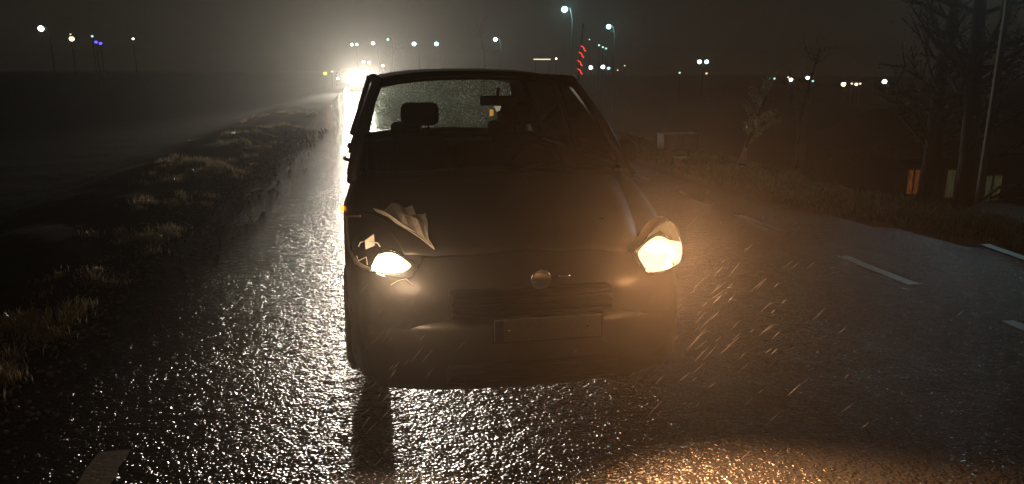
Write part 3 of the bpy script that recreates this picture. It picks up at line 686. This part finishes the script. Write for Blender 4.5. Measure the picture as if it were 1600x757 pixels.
def gp(px, Y, dz=0):
    p = pw(px, 200, Y); return Vector((p.x, Y, ground_z(p.x, Y) + dz))
Yt = 10.5
tree('leaning_tree', [pw(1159, 258, Yt), pw(1165, 230, Yt), pw(1178, 200, Yt), pw(1192, 165, Yt), pw(1200, 140, Yt)], [.05, .022, .02, .015, .01], 'thin leaning sapling with a whitewashed foot by the right roadside', 18, 14, lime_to=.95, blen=.35, leafr=.016, seed=3)
tree('roadside_tree', [gp(1520, 17, -.1), gp(1520, 17, 3), gp(1510, 17, 5.5), gp(1500, 17, 8)], [.25, .22, .18, .12], 'thick dark tree trunk between the green lit windows', 26, 6, blen=2.6, leafr=.05, seed=5)
tree('roadside_tree', [gp(1455, 19, -.1), gp(1462, 19, 3), gp(1458, 19, 5.5), gp(1470, 19, 8)], [.26, .22, .16, .1], 'dark tree between the orange window and the first green window', 24, 6, blen=2.4, leafr=.05, seed=6)
tree('bare_tree', [gp(757, 95, 0), pw(757, 85, 95), pw(752, 62, 95), pw(748, 45, 95)], [.14, .10, .06, .03], 'bare twiggy tree above the middle of the car roof', 12, 0, blen=1.8, seed=8)
tree('bare_tree', [gp(612, 70, 0), pw(613, 96, 70), pw(615, 84, 70), pw(618, 70, 70)], [.12, .08, .05, .02], 'bare little tree right of the blinding headlamps', 8, 0, blen=1.0, seed=9)
tree('bare_tree', [gp(1250, 40, 0), gp(1250, 40, 3), gp(1262, 40, 5.5), gp(1270, 40, 7)], [.12, .09, .06, .03], 'bare dark tree in the valley left of the warm house lights', 22, 2, blen=1.8, seed=10)
for px, Y, h, lb in ((1345, 7.9, .24, 'thin leftmost wooden stake on the right verge'), (1386, 7.6, .26, 'wooden stake in the middle of the three on the right verge'), (1452, 7.6, .20, 'short rightmost wooden stake on the right verge')):
    p = gp(px, Y); s_ = MB().tube([(0, 0, -.1), (.01, 0, h * .6), (.0, .01, h)], [.014, .012, .010], 6).build('marker_stake', M['wood']); s_.location = p
    tag(s_, lb, 'stake', 'stakes on the right verge')
# utility cabinet by the roadside with white kerb stone
Yc = 15.0; a = pw(1032, 224, Yc); c_ = pw(1082, 262, Yc); gz = ground_z((a.x + c_.x) / 2, Yc)
cb = empty('utility_cabinet', ((a.x + c_.x) / 2, Yc, gz), 'pale green utility cabinet right of the door mirror', 'cabinet'); hw = (c_.x - a.x) / 2; ht = max(.35, a.z - gz)
MB().box(-hw, hw, -.2, .2, .04, ht).build('housing', M['concrete'], cb, bevel=.015)
MB().box(-hw - .03, hw + .03, -.23, .23, ht, ht + .03).build('cap', M['concrete'], cb, bevel=.008)
for s in (-1, 1): MB().box(s * hw * .5 - hw * .42, s * hw * .5 + hw * .42, -.215, -.198, .08, ht - .04).build('door', M['concrete'], cb, bevel=.004)
ks = pw(1063, 264, 13.2); k_ = MB().box(-.16, .16, -.07, .07, -.05, .06).build('kerb_stone', M['lime'], bevel=.02); k_.location = (ks.x, 13.2, ground_z(ks.x, 13.2)); tag(k_, 'white painted stone in front of the utility cabinet', 'stone')
# house in the valley
Yh = 25.0; hx0, hx1 = pw(1395, 300, Yh).x, pw(1640, 300, Yh).x; gz = ground_z(hx0 + 3, Yh) - .1
ho = empty('house', ((hx0 + hx1) / 2, Yh, gz), 'dark low house with one orange and two green lit windows', 'house'); hw = (hx1 - hx0) / 2; hc = (hx0 + hx1) / 2
MB().box(-hw, hw, 0, 6, 0, 2.6).build('wall', M['wall'], ho)
MB().add([(-hw - .4, -.5, 2.5), (hw + .4, -.5, 2.5), (hw + .4, 6.5, 2.5), (-hw - .4, 6.5, 2.5), (-hw + 1, 3, 4.2), (hw - 1, 3, 4.2)], [(0, 1, 5, 4), (1, 2, 5), (2, 3, 4, 5), (3, 0, 4), (3, 2, 1, 0)]).build('roof', M['roof'], ho)
for (x0, x1, y0, y1, mt, lb) in ((1419, 1443, 266, 302, 'win_orange', 'orange lit window with dark bars'), (1480, 1503, 266, 308, 'win_green', 'dim green lit window'), (1536, 1560, 275, 320, 'win_green', 'dim green lit window on the right')):
    A, B = pw(x0, y0, Yh), pw(x1, y1, Yh); u0, u1, v0, v1 = A.x - hc, B.x - hc, B.z - gz, A.z - gz
    f = MB(); t = .05
    f.box(u0 - t, u0, -.06, .0, v0 - t, v1 + t).box(u1, u1 + t, -.06, .0, v0 - t, v1 + t).box(u0, u1, -.06, 0, v0 - t, v0).box(u0, u1, -.06, 0, v1, v1 + t)
    w = f.build('window', M['wood'], ho); w['label'] = lb
    n_ = 3 if mt == 'win_orange' else 2
    for k in range(n_):
        a_ = u0 + (u1 - u0) * k / n_ + .03; b_ = u0 + (u1 - u0) * (k + 1) / n_ - .03
        MB().box(a_, b_, -.015, -.005, v0, v1).build('pane', M[mt], w)
        if k: MB().box(u0 + (u1 - u0) * k / n_ - .03, u0 + (u1 - u0) * k / n_ + .03, -.05, -.004, v0, v1).build('mullion', M['wood'], w)
# curtains / objects silhouetted: parked car at the right edge
pc, _ = make_car('parked_car', tuple(gp(1552, 12.6)), 'dark wet car parked at the right edge below the verge', M['paint'], rz=R(-90 + 8), H=1.45, seats=False)

# ------------------------------------------------------------------ rain
b = MB(); rr = random.Random(21)
vd = Vector((.60, -.25, .75)).normalized()
def drop(p, ln, r):
    d = (vd + Vector((rr.gauss(0, .05), rr.gauss(0, .05), rr.gauss(0, .06)))).normalized()
    b.tube([p - d * ln / 2, p, p + d * ln / 2], [r * .2, r, r * .3], 4, False)
for _ in range(80):
    px = rr.gauss(1215, 110); py = rr.uniform(380, 730) + (px - 1215) * .35; Y = rr.uniform(1.7, 3.3); p = pw(px, py, Y)
    if rr.random() < .5: p = pw(rr.gauss(1140, 55), rr.gauss(500, 50), rr.uniform(2.2, 3.3))
    if p.z > .02: drop(p, rr.uniform(.02, .085), rr.uniform(.0003, .00065))
for _ in range(60):
    px = rr.gauss(590, 40); py = rr.uniform(430, 757); Y = rr.uniform(1.9, 3.2); p = pw(px, py, Y)
    if p.z > .02: drop(p, rr.uniform(.02, .08), rr.uniform(.0003, .00065))
for _ in range(110):
    drop(Vector((rr.uniform(-3, 5), rr.uniform(2, 14), rr.uniform(.05, 3.2))), rr.uniform(.02, .06), .0008)
tag(b.build('falling_rain', M['rain']), 'slanting rain drops caught in the headlamp light', 'rain', kind='stuff')

# ------------------------------------------------------------------ haze
hz = MB().box(-380, 380, -50, 600, -6.5, 13).build('haze', None)
hm = bpy.data.materials.new('haze_air'); hm.use_nodes = True; nt = hm.node_tree; nt.nodes.remove(nt.nodes['Principled BSDF'])
pv = nt.nodes.new('ShaderNodeVolumePrincipled'); pv.inputs['Color'].default_value = (.95, .93, .90, 1); pv.inputs['Density'].default_value = HAZE; pv.inputs['Anisotropy'].default_value = .80
nt.links.new(pv.outputs[0], nt.nodes['Material Output'].inputs['Volume'])
hz.data.materials.clear(); hz.data.materials.append(hm); hz['kind'] = 'stuff'
